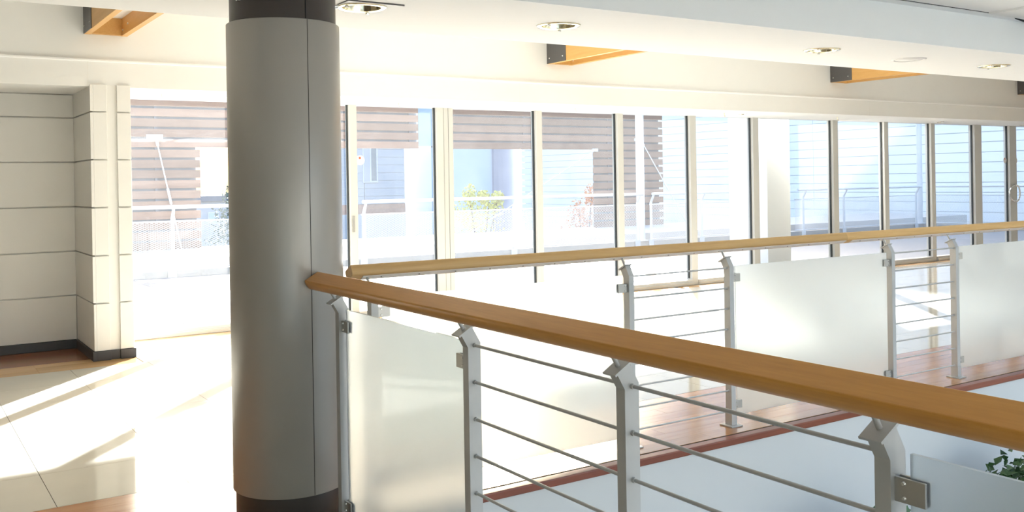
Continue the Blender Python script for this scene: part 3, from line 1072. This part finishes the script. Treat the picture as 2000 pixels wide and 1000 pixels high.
LEG_L, LEG_R = (2.6, 5.455), (15.66, 18.08)
for k in range(5):
    z = 2.297 + PIT * k
    slat(2.6, 10.49, z)
    slat(10.88, 18.08, z)
for k in range(1, 11):
    z = 2.297 - PIT * k
    slat(*LEG_L, z)
    slat(*LEG_R, z)
bbk = MB()
for u0, u1, z0, z1 in ((2.65, 5.39, 0.244, 3.31), (5.39, 10.49, 2.33, 3.31), (10.88, 15.72, 2.33, 3.31), (15.72, 18.01, 0.244, 3.31)):
    bbk.box(u0, u1, SV + 0.07, SV + 0.085, z0, z1)
build(bbk, 'backing_board', 'back_board', ts)
fr = MB()
for u in (2.9, 4.6, 7.5, 10.3, 11.1, 13.5, 16.2, 17.5):
    zb = 0.244 if (u < 5.3 or u > 15.8) else 2.33
    fr.box(u - 0.03, u + 0.03, SV + 0.022, SV + 0.07, zb, 3.31)
build(fr, 'frame', 'back_board', ts)
build(bx(10.50, 10.87, SV - 0.005, SV + 0.02, 2.36, 3.33), 'infill_panel', 'infill_blue', ts)
br = MB()
br.box(10.25, 10.75, SV - 0.05, SV - 0.024, 2.24, 2.30)
br.tube((10.46, SV - 0.03, 2.30), (10.46, SV - 0.03, 2.05), 0.016, 6)
build(br, 'bracket', 'galv', ts)


def tie(label, plate, p0, p1, rr=0.014, mt_='white_steel'):
    e_ = empty('tie_rod', (p1[0], SV - 0.2, p1[2]))
    tag(e_, label, 'rod', 'tie rods of the timber screen')
    x0, x1, z0, z1 = plate
    pm_ = MB().box(x0, x1, SV - 0.07, SV - 0.025, z0, z1)
    build(pm_, 'plate', 'white_steel', e_, bevel=0.005)
    a_, b__ = Vector(p0), Vector(p1)
    build(MB().tube(a_, b__, rr, 8), 'rod', mt_, e_)
    mm = a_.lerp(b__, 0.52)
    d = (b__ - a_).normalized()
    build(MB().tube(mm - d * 0.16, mm + d * 0.16, rr * 1.9, 8), 'turnbuckle', mt_, e_)
    build(MB().tube(a_ - d * 0.02, a_ + d * 0.15, 0.03, 8), 'fork', 'white_steel', e_)


tie('thin white tie rod in front of the left screen leg, seen through the first window', (4.40, 4.72, 2.45, 2.55), (4.58, SV - 0.09, 2.47), (5.03, SV - 0.12, 0.245))
tie('thin white tie rod running down from the right screen leg towards the right', (17.05, 17.33, 2.53, 2.61), (17.25, SV - 0.09, 2.55), (18.85, SV - 0.12, 0.245))
tie('thin tie rod slanting down left from the inner corner of the right screen leg', (15.60, 15.78, 2.24, 2.32), (15.66, SV - 0.09, 2.29), (11.75, SV - 0.12, 0.245), 0.009, 'galv')

# ------------------------------------------------------------------ buildings and ground beyond
g = build(bx(-150, 200, -120, 260, -4.3, -4.0), 'ground', 'ground')
tag(g, 'pale open ground around the building', 'ground', kind='structure')

# clad wing on the right, facing the terrace
fw = empty('clad_building', (32, 28, -4))
tag(fw, 'long pale building clad in horizontal boards beyond the right of the terrace', 'building')
FU, FH = 30.0, 12.0
build(bx(FU + 0.05, FU + 9, 4.0, 44.6, -4, FH), 'core', 'clad_core', fw)
build(bx(FU - 0.2, FU + 9.2, 3.8, 44.8, FH, FH + 0.25), 'roof_edge', 'white_steel', fw)
cm_ = bx(-0.03, 0.03, -3.36, 3.36, 0.012, 0.316).mesh('clad_board', 'clad_board')
for j in range(6):
    for k in range(24):
        link('clad_board', cm_, fw, (FU + 0.03, 4.4 + 6.74 * (j + 0.5), -0.75 + 0.328 * k))
build(bx(FU, FU + 0.06, 4.0, 44.6, 7.15, FH), 'upper_cladding', 'clad_board', fw)
build(bx(FU, FU + 0.06, 4.0, 44.6, -4, -0.76), 'lower_cladding', 'clad_board', fw)

# grey clad building with a window, left of the dark blue block
gb = empty('grey_building', (19.5, 47, -4))
tag(gb, 'grey blue clad building with a tall window, seen right of the column', 'building')
build(bx(15.9, 22.8, 45.06, 52, -4, 6), 'core', 'clad_core', gb)
cmg = bx(-1.13, 1.13, -0.03, 0.03, 0.008, 0.392).mesh('clad_board', 'clad_grey')
for i in range(3):
    for k in range(14):
        link('clad_board', cmg, gb, (15.9 + 2.3 * (i + 0.5), 45.03, 0.45 + 0.4 * k))
build(bx(15.9, 22.8, 45.0, 45.06, -0.05, 0.44), 'brick_base', 'brick_band', gb)
build(bx(15.9, 22.8, 45.0, 45.06, -4, -0.05), 'lower_wall', 'clad_grey', gb)
wn = build(bx(20.42, 21.24, 44.95, 45.0, 1.55, 3.4), 'window', 'white_steel', gb)
build(bx(20.46, 20.80, 44.94, 44.955, 1.60, 3.36), 'pane', 'clad_grey', wn)
build(bx(20.88, 21.16, 44.94, 44.955, 1.64, 3.36), 'pane', 'window_dark', wn)

# pale blue and dark blue blocks
bb_ = empty('blue_building', (27.5, 48, -4))
tag(bb_, 'pale blue block with a dark blue end wall behind the yellow green bush', 'building')
build(bx(24.6, 28.41, 45.4, 52, -4, 6), 'pale_wall', 'pale_blue', bb_)
build(bx(28.41, 30.1, 45.2, 52, -4, 6), 'dark_wall', 'dark_blue', bb_)
build(bx(24.5, 30.2, 45.1, 52.1, 6, 6.2), 'roof_edge', 'white_steel', bb_)
wn = build(bx(25.2, 26.4, 45.36, 45.4, 3.9, 5.0), 'window', 'white_steel', bb_)
build(bx(25.26, 26.34, 45.345, 45.365, 3.96, 4.94), 'pane', 'window_dark', wn)

# low house on the left
lh = empty('low_house', (12, 48, -4))
tag(lh, 'low grey blue house seen left of the column under the sky', 'building')
build(bx(5, 15.5, 45, 52, -4, 0.8), 'walls', 'clad_grey', lh)
build(bx(4.8, 15.7, 44.8, 52.2, 0.8, 1.04), 'roof_edge', 'back_board', lh)
wn = build(bx(12.6, 13.1, 44.95, 45.0, -0.25, 0.3), 'window', 'white_steel', lh)
build(bx(12.65, 13.05, 44.94, 44.955, -0.2, 0.25), 'pane', 'pale_blue', wn)


# ------------------------------------------------------------------ vegetation
def foliage(mat, blobs, n, size, seed, long=1.0):
    rng = random.Random(seed)
    mb = MB()
    for k in range(n):
        c, r = rng.choice(blobs)
        d = Vector((rng.gauss(0, 1), rng.gauss(0, 1), rng.gauss(0, 1))).normalized()
        p = Vector(c) + Vector((d.x * r[0], d.y * r[1], d.z * r[2])) * (rng.random() ** 0.35)
        a_ = Vector((rng.gauss(0, 1), rng.gauss(0, 1), rng.gauss(0, 0.6))).normalized()
        nrm = (d + Vector((rng.gauss(0, .5), rng.gauss(0, .5), rng.gauss(0, .5)))).normalized()
        a_ = (a_ - nrm * a_.dot(nrm)).normalized()
        b__ = nrm.cross(a_)
        s_ = size * rng.uniform(0.6, 1.25)
        L, Wd = s_ * long, s_ * 0.42
        lift = nrm * (s_ * 0.12)
        mb.poly([p - a_ * L * 0.5, p - a_ * L * 0.1 + b__ * Wd + lift, p + a_ * L * 0.5 - lift])
        mb.poly([p - a_ * L * 0.5, p + a_ * L * 0.5 - lift, p - a_ * L * 0.1 - b__ * Wd + lift])
    return mb


def bush(name, label, cat, mat, blobs, n, size, seed, base, stems, group=None):
    e_ = empty(name, base)
    tag(e_, label, cat, group)
    fo = build(foliage(mat, blobs, n, size, seed), 'foliage', mat, e_, recalc=False)
    tag(fo, kind='stuff')
    for tip, r in stems:
        b0 = Vector(base)
        t_ = Vector(tip)
        md = b0.lerp(t_, 0.5) + Vector((0.04, 0.02, 0))
        build(MB().path([b0, b0.lerp(md, 0.5), md, t_], r, 6), 'stem', 'bark', e_)
    return e_


bush('bush', 'yellow green bush behind the terrace railing in front of the blue block', 'bush', 'leaf_yellow',
     [((14.1, 24, 0.62), (0.5, 0.4, 0.42)), ((14.25, 24, 1.12), (0.22, 0.25, 0.34)), ((14.95, 24, 0.75), (0.42, 0.4, 0.4)),
      ((14.7, 24, 1.05), (0.2, 0.2, 0.22)), ((15.2, 24, 1.0), (0.2, 0.2, 0.25)), ((14.5, 24, 0.2), (0.95, 0.5, 0.5))],
     1500, 0.085, 3, (14.55, 24, -1.2), [((14.2, 24, 1.2), 0.02), ((14.9, 24, 0.9), 0.02), ((15.2, 24, 1.0), 0.015)])
bush('bush', 'orange leaved bush beside the right leg of the timber screen', 'bush', 'leaf_orange',
     [((18.3, 24, 0.5), (0.5, 0.4, 0.45)), ((18.75, 24, 1.0), (0.32, 0.3, 0.42)), ((18.2, 24, -0.1), (0.7, 0.5, 0.5))],
     800, 0.085, 5, (18.4, 24, -1.6), [((18.7, 24, 1.0), 0.02), ((18.2, 24, 0.5), 0.02)])
bush('conifer', 'dark conifer at the left edge of the column, seen outdoors', 'tree', 'leaf_dark',
     [((8.05, 26, 0.6), (0.75, 0.6, 0.6)), ((8.1, 26, 1.2), (0.45, 0.4, 0.4)), ((8.2, 26, 1.8), (0.3, 0.3, 0.45)), ((8.25, 26, 2.3), (0.14, 0.14, 0.35)), ((8.0, 26, -0.2), (0.9, 0.7, 0.6))],
     1600, 0.10, 8, (8.2, 26, -4.0), [((8.25, 26, 2.4), 0.05)])


def potted(label, c, r, n, seed):
    e_ = empty('potted_plant', (c[0], c[1], -3.4))
    tag(e_, label, 'plant', 'tall plants on the lower level')
    rng = random.Random(seed)
    blobs = [((c[0] + rng.uniform(-.5, .5) * r, c[1] + rng.uniform(-.4, .3) * r, c[2] + rng.uniform(-.9, .3) * r), (r * .6, r * .5, r * .6)) for _ in range(9)]
    blobs.append(((c[0], c[1], c[2]), (r * 0.8, r * 0.6, r)))
    fo = build(foliage('leaf_green', blobs, n, 0.062, seed, 1.2), 'foliage', 'leaf_green', e_, recalc=False)
    tag(fo, kind='stuff')
    build(MB().path([(c[0], c[1], -3.05), (c[0] + 0.03, c[1], -2.3), (c[0] - 0.02, c[1] + 0.02, -1.6), (c[0], c[1], c[2])], 0.025, 8), 'trunk', 'bark', e_)
    build(MB().lathe([(0, 0), (0.17, 0), (0.23, 0.38), (0.21, 0.38), (0.2, 0.34), (0, 0.34)], (c[0], c[1], -3.4), 28), 'pot', 'terracotta', e_)


potted('leafy green plant top at the right picture edge, in front of the pale atrium wall', (6.24, 3.40, -0.76), 0.52, 5200, 21)
potted('leafy green plant whose tips show beside the near post at the bottom right', (4.62, 3.35, -0.76), 0.44, 1800, 22)
